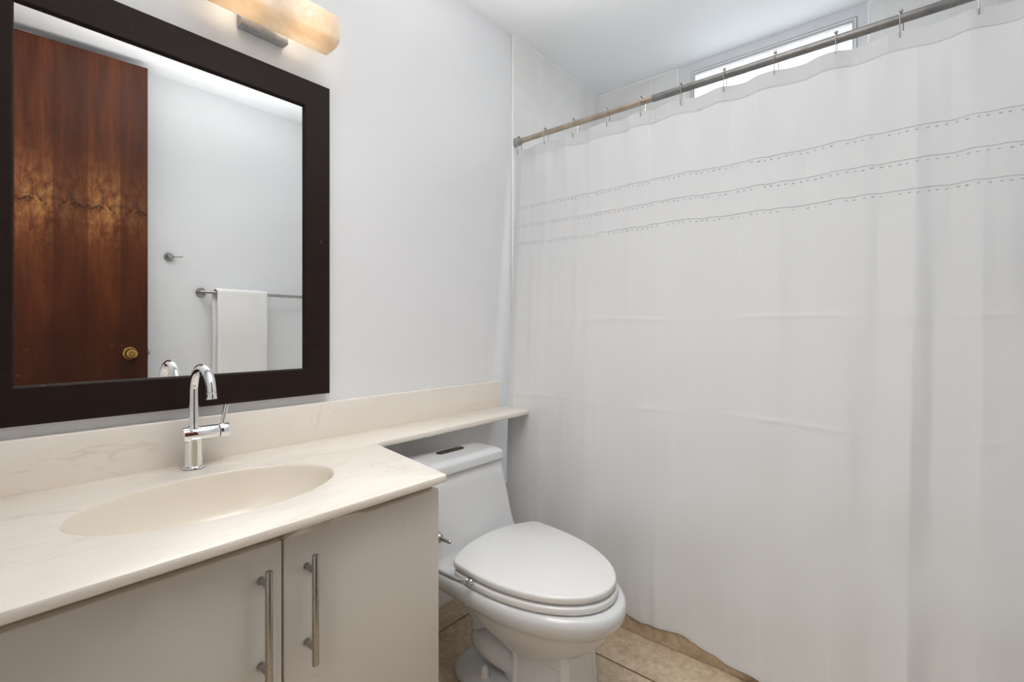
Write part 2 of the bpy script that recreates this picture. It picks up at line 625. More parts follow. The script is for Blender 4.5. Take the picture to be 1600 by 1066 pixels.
# tile surround of the tub
TX = 1.708
bm = NB(); box(bm, TX, XF, -0.008, -0.0002, 0.0, H - 0.004); struct('wall_tub_end', bm, 'tile_end')
bm = NB()
box(bm, XF - 0.008, XF - 0.0002, -0.478, -0.008, 0.0, H - 0.004)
box(bm, XF - 0.008, XF - 0.0002, YR, -1.281, 0.0, H - 0.004)
box(bm, XF - 0.008, XF - 0.0002, -1.281, -0.478, 0.0, WZ0 - 0.035)
struct('wall_tub_back', bm, 'tile_far')
bm = NB(); box(bm, TX - 0.007, TX + 0.0008, -0.010, -0.0002, 0.0, H - 0.001, 0.003, 3); struct('trim_1', bm, 'trim', smooth=True)
bm = NB(); cyl(bm, (TX, -0.006, H - 0.004), (XF, -0.006, H - 0.004), 0.0055, n=10); struct('trim_2', bm, 'trim', smooth=True)
bm = NB()
cyl(bm, (XF - 0.006, -0.478, H - 0.004), (XF - 0.006, -0.008, H - 0.004), 0.0055, n=10)
cyl(bm, (XF - 0.006, YR, H - 0.004), (XF - 0.006, -1.281, H - 0.004), 0.0055, n=10)
struct('trim_3', bm, 'trim', smooth=True)
bm = NB(); box(bm, XF - 0.012, XF - 0.0002, -0.487, -0.477, WZ0 - 0.035, H - 0.001, 0.003, 3); struct('trim_4', bm, 'trim', smooth=True)
bm = NB(); box(bm, XF - 0.012, XF - 0.0002, -1.282, -1.272, WZ0 - 0.035, H - 0.001, 0.003, 3); struct('trim_5', bm, 'trim', smooth=True)


def window():
    bm = NB()
    # outer flange on the wall face, then the stepped frame in the opening
    def rect_frame(x0, x1, y0, y1, z0, z1, w, bev):
        box(bm, x0, x1, y0, y0 + w, z0, z1, bev)
        box(bm, x0, x1, y1 - w, y1, z0, z1, bev)
        box(bm, x0, x1, y0 + w, y1 - w, z1 - w, z1, bev)
        box(bm, x0, x1, y0 + w, y1 - w, z0, z0 + w, bev)
    rect_frame(XF - 0.006, XF + 0.020, WY0 + 0.0005, WY1 - 0.0005, WZ0 + 0.0005, WZ1 - 0.0005, 0.012, 0.0015)
    rect_frame(XF - 0.001, XF + 0.016, WY0 + 0.010, WY1 - 0.010, WZ0 + 0.010, WZ1 - 0.010, 0.008, 0.001)
    w = struct('window_1', bm, 'winframe')
    for nm, d, x in (('groove_shade', 0.0125, XF - 0.0066), ('groove_shade', 0.0105, XF - 0.0016), ('groove_shade', 0.0005, XF - 0.0068)):  # thin grey strips painted in as the dark grooves of the frame
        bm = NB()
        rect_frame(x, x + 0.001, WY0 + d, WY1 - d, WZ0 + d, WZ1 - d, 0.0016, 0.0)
        link_mesh(nm, bm, 'groove_shade', (0, 0, 0), w, False)
    bm = NB()
    rect = (WY0 + 0.0145, WY1 - 0.0145, WZ0 + 0.0145, WZ1 - 0.0145)
    box(bm, XF + 0.004, XF + 0.008, *rect)
    link_mesh('pane', bm, 'pane', (0, 0, 0), w, False)


window()


# ------------------------------------------------------------------ the veneered door (swung open against the right wall)
def door():
    L, Wd, T, Hd = 0.694, 0.694, 0.035, 2.40
    bm = NB()
    box(bm, 0.0, Wd, -T, 0.0, 0.012, Hd, 0.0015, 1)
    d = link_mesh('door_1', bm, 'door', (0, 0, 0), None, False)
    d['kind'] = 'structure'
    d.location = (0.004, -1.642, 0)
    d.rotation_euler = (0, 0, math.atan(0.1075))
    kx, kz = 0.624, 0.965
    bm = NB()
    lathe(bm, [(0.0, 0.0), (0.032, 0.0), (0.033, 0.004), (0.029, 0.010), (0.018, 0.013), (0.0, 0.013)], (kx, 0.0, kz), (0, 1, 0))
    k = link_mesh('knob_rose', bm, 'brass', (0, 0, 0), d)
    bm = NB()
    lathe(bm, [(0.0, 0.0), (0.011, 0.0), (0.011, 0.016), (0.020, 0.020), (0.0255, 0.032), (0.0255, 0.044), (0.021, 0.052), (0.012, 0.055),
               (0.0105, 0.052), (0.006, 0.052), (0.0055, 0.056), (0.0, 0.0575)], (kx, 0.0125, kz), (0, 1, 0))
    link_mesh('door_knob', bm, 'brass', (0, 0, 0), d)
    bm = NB()
    box(bm, Wd - 0.0005, Wd + 0.0015, -0.030, -0.005, kz - 0.028, kz + 0.028)
    box(bm, Wd, Wd + 0.011, -0.024, -0.010, kz - 0.009, kz + 0.009, 0.003)
    link_mesh('latch', bm, 'nickel', (0, 0, 0), d)
    for hz in (0.25, 1.2, 2.15):
        bm = NB()
        cyl(bm, (-0.004, 0.003, hz - 0.045), (-0.004, 0.003, hz + 0.045), 0.006, n=12)
        link_mesh('hinge', bm, 'brass', (0, 0, 0), d)


door()


# ------------------------------------------------------------------ vanity cabinet
def handle(x, zt, zb, p1, p2, yf, door_o, base):
    bm = NB()
    cyl(bm, (x, yf - 0.032, zb), (x, yf - 0.032, zt), 0.006, n=20, bev=0.001)
    for z in (p1, p2):
        cyl(bm, (x, yf - 0.0002, z), (x, yf - 0.031, z), 0.0052, n=16)
        cyl(bm, (x, yf - 0.0002, z), (x, yf - 0.0022, z), 0.0072, n=16)
    link_mesh('bar_handle', bm, 'nickel', base, door_o)


def cabinet():
    base = (0.40, -0.27, 0)
    t = thing('vanity_cabinet', 'putty-coloured vanity cabinet with two doors under the cream sink counter', 'cabinet', base)
    x0, x1, yb, yf = 0.020, 0.762, -0.003, -0.541
    bm = NB()
    box(bm, x0, x0 + 0.018, yf, yb, 0.09, 0.727)
    box(bm, x1 - 0.018, x1, yf, yb, 0.0005, 0.727)
    box(bm, x0 + 0.018, x1 - 0.018, yf, yb, 0.09, 0.108)
    box(bm, x0 + 0.018, x1 - 0.018, yb - 0.006, yb, 0.108, 0.727)
    box(bm, x0 + 0.018, x1 - 0.018, yf, yf + 0.018, 0.687, 0.727)
    link_mesh('body', bm, 'cabinet', base, t, False)
    bm = NB()
    box(bm, x0 + 0.004, x1 - 0.0182, yf + 0.06, yf + 0.075, 0.0005, 0.0895)
    link_mesh('toe_kick', bm, 'cabinet', base, t, False)
    DF = -0.560
    for (a, b, hx, zt) in ((0.033, 0.3975, 0.361, 0.707), (0.4015, 0.766, 0.443, 0.7065)):
        bm = NB()
        box(bm, a, b, DF, yf - 0.0005, 0.105, zt, 0.0022, 2)
        d = link_mesh('door', bm, 'cabinet', base, t)
        if a < 0.3:
            handle(hx, 0.676, 0.474, 0.650, 0.503, DF, d, base)
        else:
            handle(hx, 0.6745, 0.4745, 0.644, 0.504, DF, d, base)
            # laminate of the top edge, lifted off the board
            bm = NB()
            n = 26
            rows = []
            for i in range(n + 1):
                u = i / n
                x = 0.407 + 0.165 * u
                h = 0.0195 * (min(u / 0.30, 1.0) ** 0.8) * (1 - max(0, (u - 0.30) / 0.70)) ** 0.75
                h += 0.0009 * math.sin(u * 31) * (1 - u)
                h = max(h, 0.0004)
                y0 = DF + 0.0004
                y1 = DF + 0.0155
                rows.append([(x, y0, zt - 0.0008), (x, y0 + 0.002, zt + h * 0.72), (x, y0 + 0.008, zt + h),
                             (x, y1, zt + h * 0.9), (x, y1, zt - 0.0008)])
            ring_faces(bm, rows)
            e = link_mesh('peeling_edge', bm, 'chip', base, d)
            e['label'] = 'lifted bare strip of peeling edge'


cabinet()


# ------------------------------------------------------------------ counter with integral basin
ZC = 0.745
SKX, SKY, SAX, SAY = 0.378, -0.320, 0.242, 0.157


def countertop():
    base = (0.40, -0.30, ZC - 0.018)
    t = thing('sink_countertop', 'cream marble vanity counter with oval basin and narrow shelf reaching over toilet', 'countertop', base)
    # outline, counter-clockwise from the back left
    poly = [(0.018, -0.002), (0.018, -0.589), (0.763, -0.589), (0.7685, -0.583), (0.8395, -0.209), (0.845, -0.199), (0.856, -0.194), (0.876, -0.192),
            (1.598, -0.179), (1.605, -0.172), (1.621, -0.002)]
    z0, z1, r = ZC - 0.018, ZC, 0.004
    bm = NB()
    # smooth rounded edge: three outline rings, shrunk towards the top and the bottom
    c = Vector((0.4, -0.3))

    def inset(k):
        n = len(poly)
        out = []
        for i in range(n):
            p0, p1, p2 = Vector(poly[i - 1]), Vector(poly[i]), Vector(poly[(i + 1) % n])
            n1 = Vector(((p1 - p0).y, -(p1 - p0).x)).normalized()
            n2 = Vector(((p2 - p1).y, -(p2 - p1).x)).normalized()
            nn = (n1 + n2)
            nn = nn / max(nn.length_squared, 0.3) * 2
            out.append(p1 - nn * k)
        return out
    rings = []
    for k, z in ((r, z0), (r * 0.3, z0 + r * 0.3), (0, z0 + r), (0, z1 - r), (r * 0.3, z1 - r * 0.3), (r, z1)):
        rings.append([(p.x, p.y, z) for p in inset(k)])
    vr = ring_faces(bm, rings, True, False, False)
    # top and bottom faces with the basin hole
    N = 72
    for ring, z in ((vr[-1], z1), (vr[0], z0)):
        hole = [bm.verts.new((SKX + SAX * math.cos(2 * PI * i / N), SKY + SAY * math.sin(2 * PI * i / N), z)) for i in range(N)]
        he = [bm.edges.new((hole[i], hole[(i + 1) % N])) for i in range(N)]
        oe = [e for v in ring for e in v.link_edges if e.verts[0] in ring and e.verts[1] in ring]
        bmesh.ops.triangle_fill(bm, use_beauty=True, use_dissolve=False, edges=list(set(oe)) + he)
    link_mesh('top', bm, 'marble', base, t, True, 35)
    # basin bowl: lip curve into the bowl, hollow, with the outer shell underneath
    bm = NB()
    prof = [(1.0, 0.0), (0.992, -0.0015), (0.984, -0.005), (0.972, -0.014), (0.945, -0.034), (0.90, -0.058), (0.82, -0.084), (0.70, -0.104),
            (0.52, -0.119), (0.32, -0.127), (0.13, -0.130)]
    rings = []
    for s, dz in prof:
        rings.append([(SKX + SAX * s * math.cos(2 * PI * i / N), SKY + SAY * s * math.sin(2 * PI * i / N), ZC + dz) for i in range(N)])
    out = []
    for s, dz in reversed(prof[1:]):
        out.append([(SKX + (SAX + 0.012) * s * math.cos(2 * PI * i / N), SKY + (SAY + 0.012) * s * math.sin(2 * PI * i / N), ZC + dz - 0.013) for i in range(N)])
    ring_faces(bm, rings + out, True, False, False)
    b = link_mesh('basin', bm, 'basin', base, t, True, 60)
    bm = NB()
    lathe(bm, [(0.0, 0.0), (0.012, 0.0), (0.021, 0.001), (0.0225, 0.003), (0.019, 0.0045), (0.016, 0.003), (0.0, 0.003)], (SKX, SKY, ZC - 0.1315))
    link_mesh('drain', bm, 'chrome', base, b)
    # backsplash
    bm = NB()
    box(bm, 0.018, 1.610, -0.020, -0.0015, ZC - 0.001, 0.857, 0.003, 3)
    link_mesh('backsplash', bm, 'marble', base, t, True, 35)


countertop()


# ------------------------------------------------------------------ faucet
def faucet():
    fx, fy = 0.407, -0.073
    base = (fx, fy, ZC)
    t = thing('sink_faucet', 'chrome single-lever faucet with curved spout behind the oval basin', 'faucet', base)
    bm = NB(); lathe(bm, [(0.0, 0.0003), (0.0245, 0.0003), (0.0262, 0.002), (0.0255, 0.005), (0.021, 0.0068), (0.0, 0.0068)], base)
    link_mesh('base_plate', bm, 'chrome', base, t)
    bm = NB(); lathe(bm, [(0.0, 0.006), (0.0195, 0.006), (0.019, 0.010), (0.0185, 0.040), (0.0187, 0.072), (0.0, 0.072)], base)
    link_mesh('body', bm, 'chrome', base, t)
    zb = ZC + 0.0815
    bm = NB(); cyl(bm, (fx - 0.024, fy, zb), (fx + 0.0535, fy, zb), 0.0180, n=36, bev=0.0015)
    link_mesh('cross_barrel', bm, 'chrome', base, t)
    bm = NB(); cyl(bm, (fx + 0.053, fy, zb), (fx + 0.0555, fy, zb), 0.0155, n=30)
    link_mesh('shadow_gap', bm, 'dark', base, t)  # dark disc put in for the shadow between barrel and handle cap
    bm = NB(); cyl(bm, (fx + 0.0552, fy, zb), (fx + 0.078, fy, zb), 0.0180, n=36, bev=0.0015)
    cap = link_mesh('handle_cap', bm, 'chrome', base, t)
    bm = NB()
    tube(bm, [(fx + 0.064, fy, zb + 0.012), (fx + 0.0655, fy, zb + 0.024), (fx + 0.069, fy, zb + 0.042), (fx + 0.0735, fy, zb + 0.0655)],
         [0.0056, 0.0052, 0.0052, 0.0056], 14)
    link_mesh('lever', bm, 'chrome', base, cap)
    bm = NB(); lathe(bm, [(0.0, 0.0), (0.0125, 0.0), (0.0125, 0.004), (0.0112, 0.006), (0.0112, 0.0125), (0.0, 0.0125)], (fx, fy, zb + 0.0155))
    link_mesh('spout_collar', bm, 'chrome', base, t)
    R, zs = 0.0595, 0.9315
    pts = [(fx, fy, zb + 0.026), (fx, fy, zb + 0.05), (fx, fy, zs - 0.03), (fx, fy, zs)]
    for i in range(1, 25):
        a = PI * i / 24 * 0.965
        pts.append((fx, fy - R + R * math.cos(a), zs + R * math.sin(a)))
    bm = NB(); tube(bm, pts, 0.0105, 24)
    sp = link_mesh('spout', bm, 'chrome', base, t)
    e, d = Vector(pts[-1]), (Vector(pts[-1]) - Vector(pts[-2])).normalized()
    bm = NB(); cyl(bm, e + d * 0.0006, e + d * 0.0155, 0.0108, n=24, bev=0.001)
    link_mesh('aerator', bm, 'chrome', base, sp)


faucet()


# ------------------------------------------------------------------ framed mirror
def mirror():
    base = (0.408, 0, 0.884)
    t = thing('framed_mirror', 'large wall mirror in a wide espresso wood frame above the sink', 'mirror', base)
    ox0, ox1, oz0, oz1 = 0.024, 0.794, 0.884, 1.834
    w = 0.0795
    ix0, ix1, iz0, iz1 = ox0 + w, ox1 - w, oz0 + w, oz1 - w
    yb, yf, yi = -0.0008, -0.0215, -0.011
    bm = NB()
    def rail(a0, a1, b1, b0):
        # a0,a1 outer corners; b0,b1 inner corners (x,z); bevelled edge profile
        rows = []
        prof = [(0.0, yb), (0.0, yf + 0.002), (0.02, yf), (0.975, yf), (1.0, yf + 0.0018), (1.0, yb)]
        for (A, B) in ((a0, b0), (a1, b1)):
            rows.append([(A[0] + (B[0] - A[0]) * k, y, A[1] + (B[1] - A[1]) * k) for k, y in prof])
        ring_faces(bm, rows)
    O = [(ox0, oz0), (ox1, oz0), (ox1, oz1), (ox0, oz1)]
    I = [(ix0, iz0), (ix1, iz0), (ix1, iz1), (ix0, iz1)]
    for i in range(4):
        j = (i + 1) % 4
        rail(O[i], O[j], I[j], I[i])
    f = link_mesh('frame', bm, 'espresso', base, t, True, 20)
    bm = NB(); box(bm, ix0 - 0.004, ix1 + 0.004, yi, yi + 0.004, iz0 - 0.004, iz1 + 0.004)
    link_mesh('mirror_glass', bm, 'mirror', base, t, False)
    # slim rounded lip that holds the glass
    bm = NB()
    for (a, b) in (((ix0, iz0), (ix1, iz0)), ((ix1, iz0), (ix1, iz1)), ((ix1, iz1), (ix0, iz1)), ((ix0, iz1), (ix0, iz0))):
        cyl(bm, (a[0], yi - 0.002, a[1]), (b[0], yi - 0.002, b[1]), 0.0022, n=8)
    link_mesh('glass_bead', bm, 'espresso', base, t)
    bm = NB(); cyl(bm, (0.765, yf - 0.0006, 1.352), (0.765, yf + 0.003, 1.352), 0.0055, n=16)
    link_mesh('screw_plug', bm, 'dark', base, f)


mirror()


# ------------------------------------------------------------------ vanity light
def vanity_light():
    base = (0.596, 0, 1.96)
    t = thing('vanity_light', 'lit wall lamp with boxy amber alabaster glass shade above the mirror', 'lamp', base)
    bm = NB(); box(bm, 0.531, 0.661, -0.030, -0.0005, 1.907, 2.02, 0.004, 2)
    link_mesh('wall_plate', bm, 'plate', base, t)
    x0, x1, yb, yf, z0, z1 = 0.4205, 0.7715, -0.036, -0.117, 1.921, 2.012
    # shade: curved front trough, open towards the wall
    prof = [(yb, z0 + 0.002), (yb - 0.004, z0)]
    for k in range(1, 10):
        a = PI / 2 * k / 9
        prof.append((yf + 0.040 - 0.040 * math.sin(a), z0 + 0.020 - 0.020 * math.cos(a)))
    prof += [(yf, z0 + 0.04), (yf, z1 - 0.012)]
    for k in range(1, 5):
        a = PI / 2 * k / 4
        prof.append((yf + 0.010 - 0.010 * math.cos(a), z1 - 0.010 + 0.010 * math.sin(a)))
    prof += [(yb, z1)]
    bm = NB()
    n = 24
    grid = []
    for i in range(n + 1):
        x = x0 + (x1 - x0) * i / n
        grid.append([bm.verts.new((x, y, z)) for y, z in prof])
    for a, b in zip(grid, grid[1:]):
        for k in range(len(prof) - 1):
            bm.faces.new((a[k], a[k + 1], b[k + 1], b[k]))
    bm.faces.new(grid[0]); bm.faces.new(list(reversed(grid[-1])))
    es = [e for e in bm.edges if len(e.link_faces) == 2 and e.calc_face_angle(0) > 1.2]
    bmesh.ops.bevel(bm, geom=es, offset=0.006, segments=3, profile=0.5, affect='EDGES', clamp_overlap=True)
    link_mesh('glass_shade', bm, 'shade', base, t, True, 60)
    bm = NB(); lathe(bm, [(0.0, 0.0), (0.006, 0.0), (0.0062, 0.005), (0.0045, 0.008), (0.0055, 0.012), (0.003, 0.0155), (0.0, 0.016)], (0.596, yf - 0.0002, 1.972), (0, -1, 0), 18)
    link_mesh('finial', bm, 'nickel', base, t)
    for x in (0.51, 0.685):
        bm = NB()
        ball(bm, (x, -0.074, 1.968), 0.016)
        b = link_mesh('bulb', bm, 'bulb', base, t)
        l = bpy.data.lights.new('bulb_light', 'POINT')
        l.energy = 1.5
        l.color = (1.0, 0.86, 0.70)
        l.shadow_soft_size = 0.017
        o = bpy.data.objects.new('bulb_light', l)
        COL.objects.link(o)
        o.location = (x, -0.074, 1.968)
        b.visible_shadow = True


vanity_light()


# ------------------------------------------------------------------ toilet
def cxs(y):
    return 1.145 + 0.085 * min(0.0, y + 0.42)


def egg(w, yf, ym, yb, zb, n=64, sq=3.2, top=None):
    """closed outline: round front, squarish back; returns 3D points at height zb"""
    pts = []
    for i in range(n):
        a = 2 * PI * i / n
        c, s = math.cos(a), math.sin(a)
        if s <= 0:
            y = ym - (ym - yf) * (-s)
            x = w * c
        else:
            e = 2.0 / sq
            y = ym + (yb - ym) * abs(s) ** e
            x = w * math.copysign(abs(c) ** e, c)
        pts.append((cxs(y) + x, y, zb))
    return pts


def lid_outline(w, yf, n=40, corner=-0.418, bow=0.066):
    """seat lid: bowed back edge, elliptical front"""
    pts = []
    for i in range(n + 1):                       # front half, left to right
        a = PI * i / n
        y = -0.50 - (-0.50 - yf) * math.sin(a)
        x = -w * math.cos(a)
        pts.append((cxs(y) + x, y))
    pts.append((cxs(corner) + w * 0.994, corner - 0.012))
    pts.append((cxs(corner) + w * 0.975, corner + 0.004))
    m = 14
    for i in range(m + 1):
        u = 1 - 2 * i / m
        pts.append((1.145 + w * 0.93 * u, corner + 0.016 + bow * (1 - abs(u) ** 2.2) * 0.78))
    pts.append((cxs(corner) - w * 0.975, corner + 0.004))
    pts.append((cxs(corner) - w * 0.994, corner - 0.012))
    return pts


def slab(bm, outline, zs):
    """loft an outline with per-level shrink (k, z) towards its centroid line"""
    n = len(outline)
    cx = sum(p[0] for p in outline) / n
    cy = sum(p[1] for p in outline) / n
    rings = []
    for k, z in zs:
        ring = []
        for i in range(n):
            p0, p1, p2 = Vector(outline[i - 1]), Vector(outline[i]), Vector(outline[(i + 1) % n])
            d = (p2 - p0)
            nn = Vector((d.y, -d.x)).normalized()
            q = p1 - nn * k
            ring.append((q.x, q.y, z))
        rings.append(ring)
    ring_faces(bm, rings)


def toilet():
    base = (1.145, -0.40, 0)
    t = thing('toilet', 'white one-piece toilet with closed lid between vanity and shower curtain', 'toilet', base)
    # bowl with rim, tapering down to the pedestal
    bm = NB()
    lv = []
    for (w, yf, yb, z) in ((0.186, -0.838, -0.13, 0.3725), (0.197, -0.848, -0.125, 0.371), (0.203, -0.855, -0.122, 0.364), (0.205, -0.857, -0.121, 0.352),
                           (0.204, -0.855, -0.121, 0.338), (0.199, -0.848, -0.124, 0.325), (0.190, -0.838, -0.13, 0.315), (0.186, -0.833, -0.132, 0.311),
                           (0.181, -0.829, -0.14, 0.3075), (0.174, -0.822, -0.30, 0.300), (0.169, -0.816, -0.40, 0.287), (0.159, -0.802, -0.44, 0.264),
                           (0.140, -0.772, -0.455, 0.238), (0.116, -0.738, -0.475, 0.210), (0.090, -0.70, -0.485, 0.180), (0.07, -0.66, -0.49, 0.15)):
        lv.append(egg(w, yf, -0.50 if yb > -0.4 else min(-0.50, yb - 0.05), yb, z, sq=3.2 if yb > -0.29 else 2.2))
    ring_faces(bm, lv)
    bowl = link_mesh('bowl', bm, 'porcelain', base, t, True, 60)
    # box pedestal with chamfered corners and inset panels
    bm = NB()
    cxp = 1.133
    rings = []
    for (hw, yf, yb, ch, z) in ((0.098, -0.742, -0.545, 0.012, 0.0005), (0.097, -0.741, -0.546, 0.012, 0.012), (0.090, -0.735, -0.549, 0.012, 0.03), (0.0842, -0.7285, -0.5515, 0.012, 0.196), (0.083, -0.727, -0.552, 0.012, 0.235)):
        rings.append([(cxp - hw, yb, z), (cxp - hw, yf + ch, z), (cxp - hw + ch * 1.6, yf, z), (cxp + hw - ch * 1.6, yf, z), (cxp + hw, yf + ch, z), (cxp + hw, yb, z)])
    ring_faces(bm, rings)
    bm.faces.ensure_lookup_table()
    bmesh.ops.recalc_face_normals(bm, faces=bm.faces)
    sel = [f for f in bm.faces if abs(f.normal.z) < 0.5 and f.calc_area() > 0.012 and f.normal.y < 0.5 and 0.08 < f.calc_center_median().z < 0.15]
    r = bmesh.ops.inset_individual(bm, faces=sel, thickness=0.013, depth=0.0)
    bmesh.ops.inset_individual(bm, faces=sel, thickness=0.004, depth=-0.006)
    for f in sel:
        pass
    ped = link_mesh('pedestal', bm, 'porcelain', base, t, True, 12)
    bv = ped.modifiers.new('round', 'BEVEL'); bv.width = 0.0025; bv.segments = 3; bv.limit_method = 'ANGLE'; bv.angle_limit = math.radians(14)
    # trapway
    bm = NB()
    pts = [(1.14, -0.338, 0.322), (1.14, -0.338, 0.285), (1.14, -0.350, 0.250), (1.14, -0.368, 0.222), (1.14, -0.388, 0.190), (1.138, -0.394, 0.165)]
    tube(bm, pts, [0.060, 0.058, 0.054, 0.050, 0.047, 0.050], 24, True, 1.66)
    pts = [(1.136, -0.352, 0.090), (1.136, -0.368, 0.108), (1.136, -0.392, 0.119), (1.135, -0.425, 0.120), (1.134, -0.460, 0.114), (1.134, -0.488, 0.102), (1.134, -0.506, 0.080), (1.134, -0.512, 0.040)]
    tube(bm, pts, [0.030, 0.050, 0.058, 0.061, 0.060, 0.056, 0.046, 0.034], 24, True, 1.28)
    link_mesh('trapway', bm, 'porcelain', base, t, True, 60)
    # foot flange
    bm = NB()
    o = rrect(1.134, -0.428, 0.100, 0.138, 0.075, 8)
    slab(bm, o, [(0.002, 0.0004), (-0.004, 0.006), (-0.003, 0.022), (0.004, 0.034), (0.016, 0.041), (0.03, 0.043)])
    foot = link_mesh('foot', bm, 'porcelain', base, t, True, 60)
    bm = NB()
    lathe(bm, [(0.0, 0.0), (0.0145, 0.0), (0.0145, 0.006), (0.0125, 0.020), (0.010, 0.027), (0.005, 0.031), (0.0, 0.0315)], (1.062, -0.432, 0.041))
    link_mesh('bolt_cap', bm, 'seat', base, foot)
    # tank
    bm = NB()
    rings = []
    for (hx, yf, yb, r, z) in ((0.205, -0.372, -0.123, 0.05, 0.360), (0.201, -0.362, -0.124, 0.05, 0.374), (0.190, -0.343, -0.125, 0.035, 0.386), (0.186, -0.334, -0.126, 0.03, 0.402), (0.182, -0.326, -0.127, 0.028, 0.43),
                               (0.176, -0.312, -0.128, 0.026, 0.50), (0.170, -0.298, -0.129, 0.024, 0.57), (0.1655, -0.288, -0.13, 0.022, 0.6215), (0.1625, -0.285, -0.132, 0.02, 0.6235)):
        rings.append([(x, y, z) for x, y in rrect(1.148, (yf + yb) / 2, hx, (yb - yf) / 2, r, 7)])
    ring_faces(bm, rings)
    link_mesh('tank', bm, 'porcelain', base, t, True, 50)
    # tank lid with chamfered front edge
    bm = NB()
    rings = []
    for (k, z) in ((0.004, 0.6245), (0.0, 0.626), (0.0, 0.6485), (0.002, 0.652), (0.012, 0.6575), (0.020, 0.6605), (0.034, 0.662)):
        rings.append([(x, y, z) for x, y in rrect(1.148, -0.2065, 0.174 - k, 0.0905 - k, 0.030 - k * 0.4, 7)])
    ring_faces(bm, rings)
    lid = link_mesh('tank_lid', bm, 'porcelain', base, t, True, 50)
    bm = NB()
    o = rrect(1.150, -0.186, 0.060, 0.0150, 0.0145, 8)
    slab(bm, o, [(0.0, 0.6618), (0.0, 0.6645), (0.001, 0.6655)])
    link_mesh('flush_button', bm, 'button', base, lid, True, 40)
    # seat ring and lid
    bm = NB()
    slab(bm, lid_outline(0.199, -0.829, bow=0.03, corner=-0.425), [(0.014, 0.3728), (0.010, 0.3752), (0.001, 0.3775), (0.0, 0.380), (0.0, 0.391), (0.0015, 0.3938), (0.006, 0.3952)])
    seat = link_mesh('seat', bm, 'seat', base, t, True, 50)
    bm = NB()
    slab(bm, lid_outline(0.197, -0.825), [(0.016, 0.3970), (0.014, 0.4010), (0.001, 0.4028), (0.0, 0.4045), (0.0, 0.4145), (0.0015, 0.4182), (0.006, 0.4202)])
    link_mesh('seat_lid', bm, 'seat', base, t, True, 50)
    for x in (1.07, 1.22):
        bm = NB()
        box(bm, x - 0.022, x + 0.022, -0.400, -0.372, 0.3728, 0.4004, 0.004)
        link_mesh('hinge', bm, 'seat', base, t)
    # chrome bidet lever along the left of the seat
    bm = NB()
    pts = [(0.915, -0.30, 0.3985), (0.916, -0.392, 0.3985), (0.9165, -0.452, 0.3985), (0.9185, -0.474, 0.3985), (0.925, -0.486, 0.399), (0.929, -0.490, 0.3995)]
    rows = []
    for i, p in enumerate(pts):
        hw = 0.004
        rows.append([(p[0] - hw, p[1], p[2] - 0.0045), (p[0] + hw, p[1], p[2] - 0.0045), (p[0] + hw, p[1], p[2] + 0.0045), (p[0] - hw, p[1], p[2] + 0.0045)])
    ring_faces(bm, rows)
    lev = link_mesh('bidet_lever', bm, 'plate', base, t, True, 30)
    bm = NB()
    ball(bm, (0.933, -0.501, 0.400), 0.0066)
    cyl(bm, (0.929, -0.488, 0.3995), (0.931, -0.494, 0.400), 0.0070, n=16)
    link_mesh('lever_tip', bm, 'chrome', base, lev)


toilet()


# ------------------------------------------------------------------ paper holder on the cabinet side
def paper_holder():
    base = (0.7625, -0.485, 0.55)
    t = thing('paper_holder', 'small empty nickel paper holder on the side of the vanity cabinet', 'toilet paper holder', base)
    bm = NB(); lathe(bm, [(0.0, 0.0003), (0.022, 0.0003), (0.022, 0.004), (0.013, 0.012), (0.0085, 0.02), (0.0085, 0.06), (0.0, 0.06)], base, (1, 0, 0), 24)
    link_mesh('post', bm, 'nickel', base, t)
    bm = NB()
    lathe(bm, [(0.0, -0.016), (0.012, -0.016), (0.013, 0.0), (0.010, 0.012), (0.0048, 0.016), (0.0046, 0.046), (0.0032, 0.048), (0.0, 0.048)], (0.828, -0.485, 0.55), (0, -1, 0), 20)
    link_mesh('arm', bm, 'nickel', base, t)


paper_holder()


# ------------------------------------------------------------------ bath tub
def bathtub():
    base = (2.04, -0.85, 0)
    t = thing('bathtub', 'bath tub with beige tiled apron mostly hidden behind the white curtain', 'bathtub', base)
    bm = NB(); box(bm, 1.603, 1.622, YR + 0.001, -0.0105, 0.0005, 0.405, 0.002)
    link_mesh('tiled_apron', bm, 'apron', base, t)
    x0, x1, y0, y1 = 1.6235, XF - 0.0095, YR + 0.001, -0.0115
    cx, cy = (x0 + x1) / 2, (y0 + y1) / 2
    hx, hy = (x1 - x0) / 2, (y1 - y0) / 2
    bm = NB()
    rings = []
    for (ax, ay, r, z) in ((hx, hy, 0.004, 0.01), (hx, hy, 0.004, 0.405), (hx - 0.003, hy - 0.003, 0.006, 0.410), (hx - 0.085, hy - 0.07, 0.11, 0.410), (hx - 0.095, hy - 0.08, 0.11, 0.400),
                           (hx - 0.12, hy - 0.12, 0.12, 0.20), (hx - 0.15, hy - 0.17, 0.13, 0.09), (hx - 0.21, hy - 0.25, 0.12, 0.075)):
        rings.append([(x, y, z) for x, y in rrect(cx, cy, ax, ay, r, 6)])
    ring_faces(bm, rings)
    link_mesh('basin', bm, 'tub', base, t, True, 40)


bathtub()

# ------------------------------------------------------------------ curtain rod, hooks, curtain
RX, RZ = 1.722, 1.945


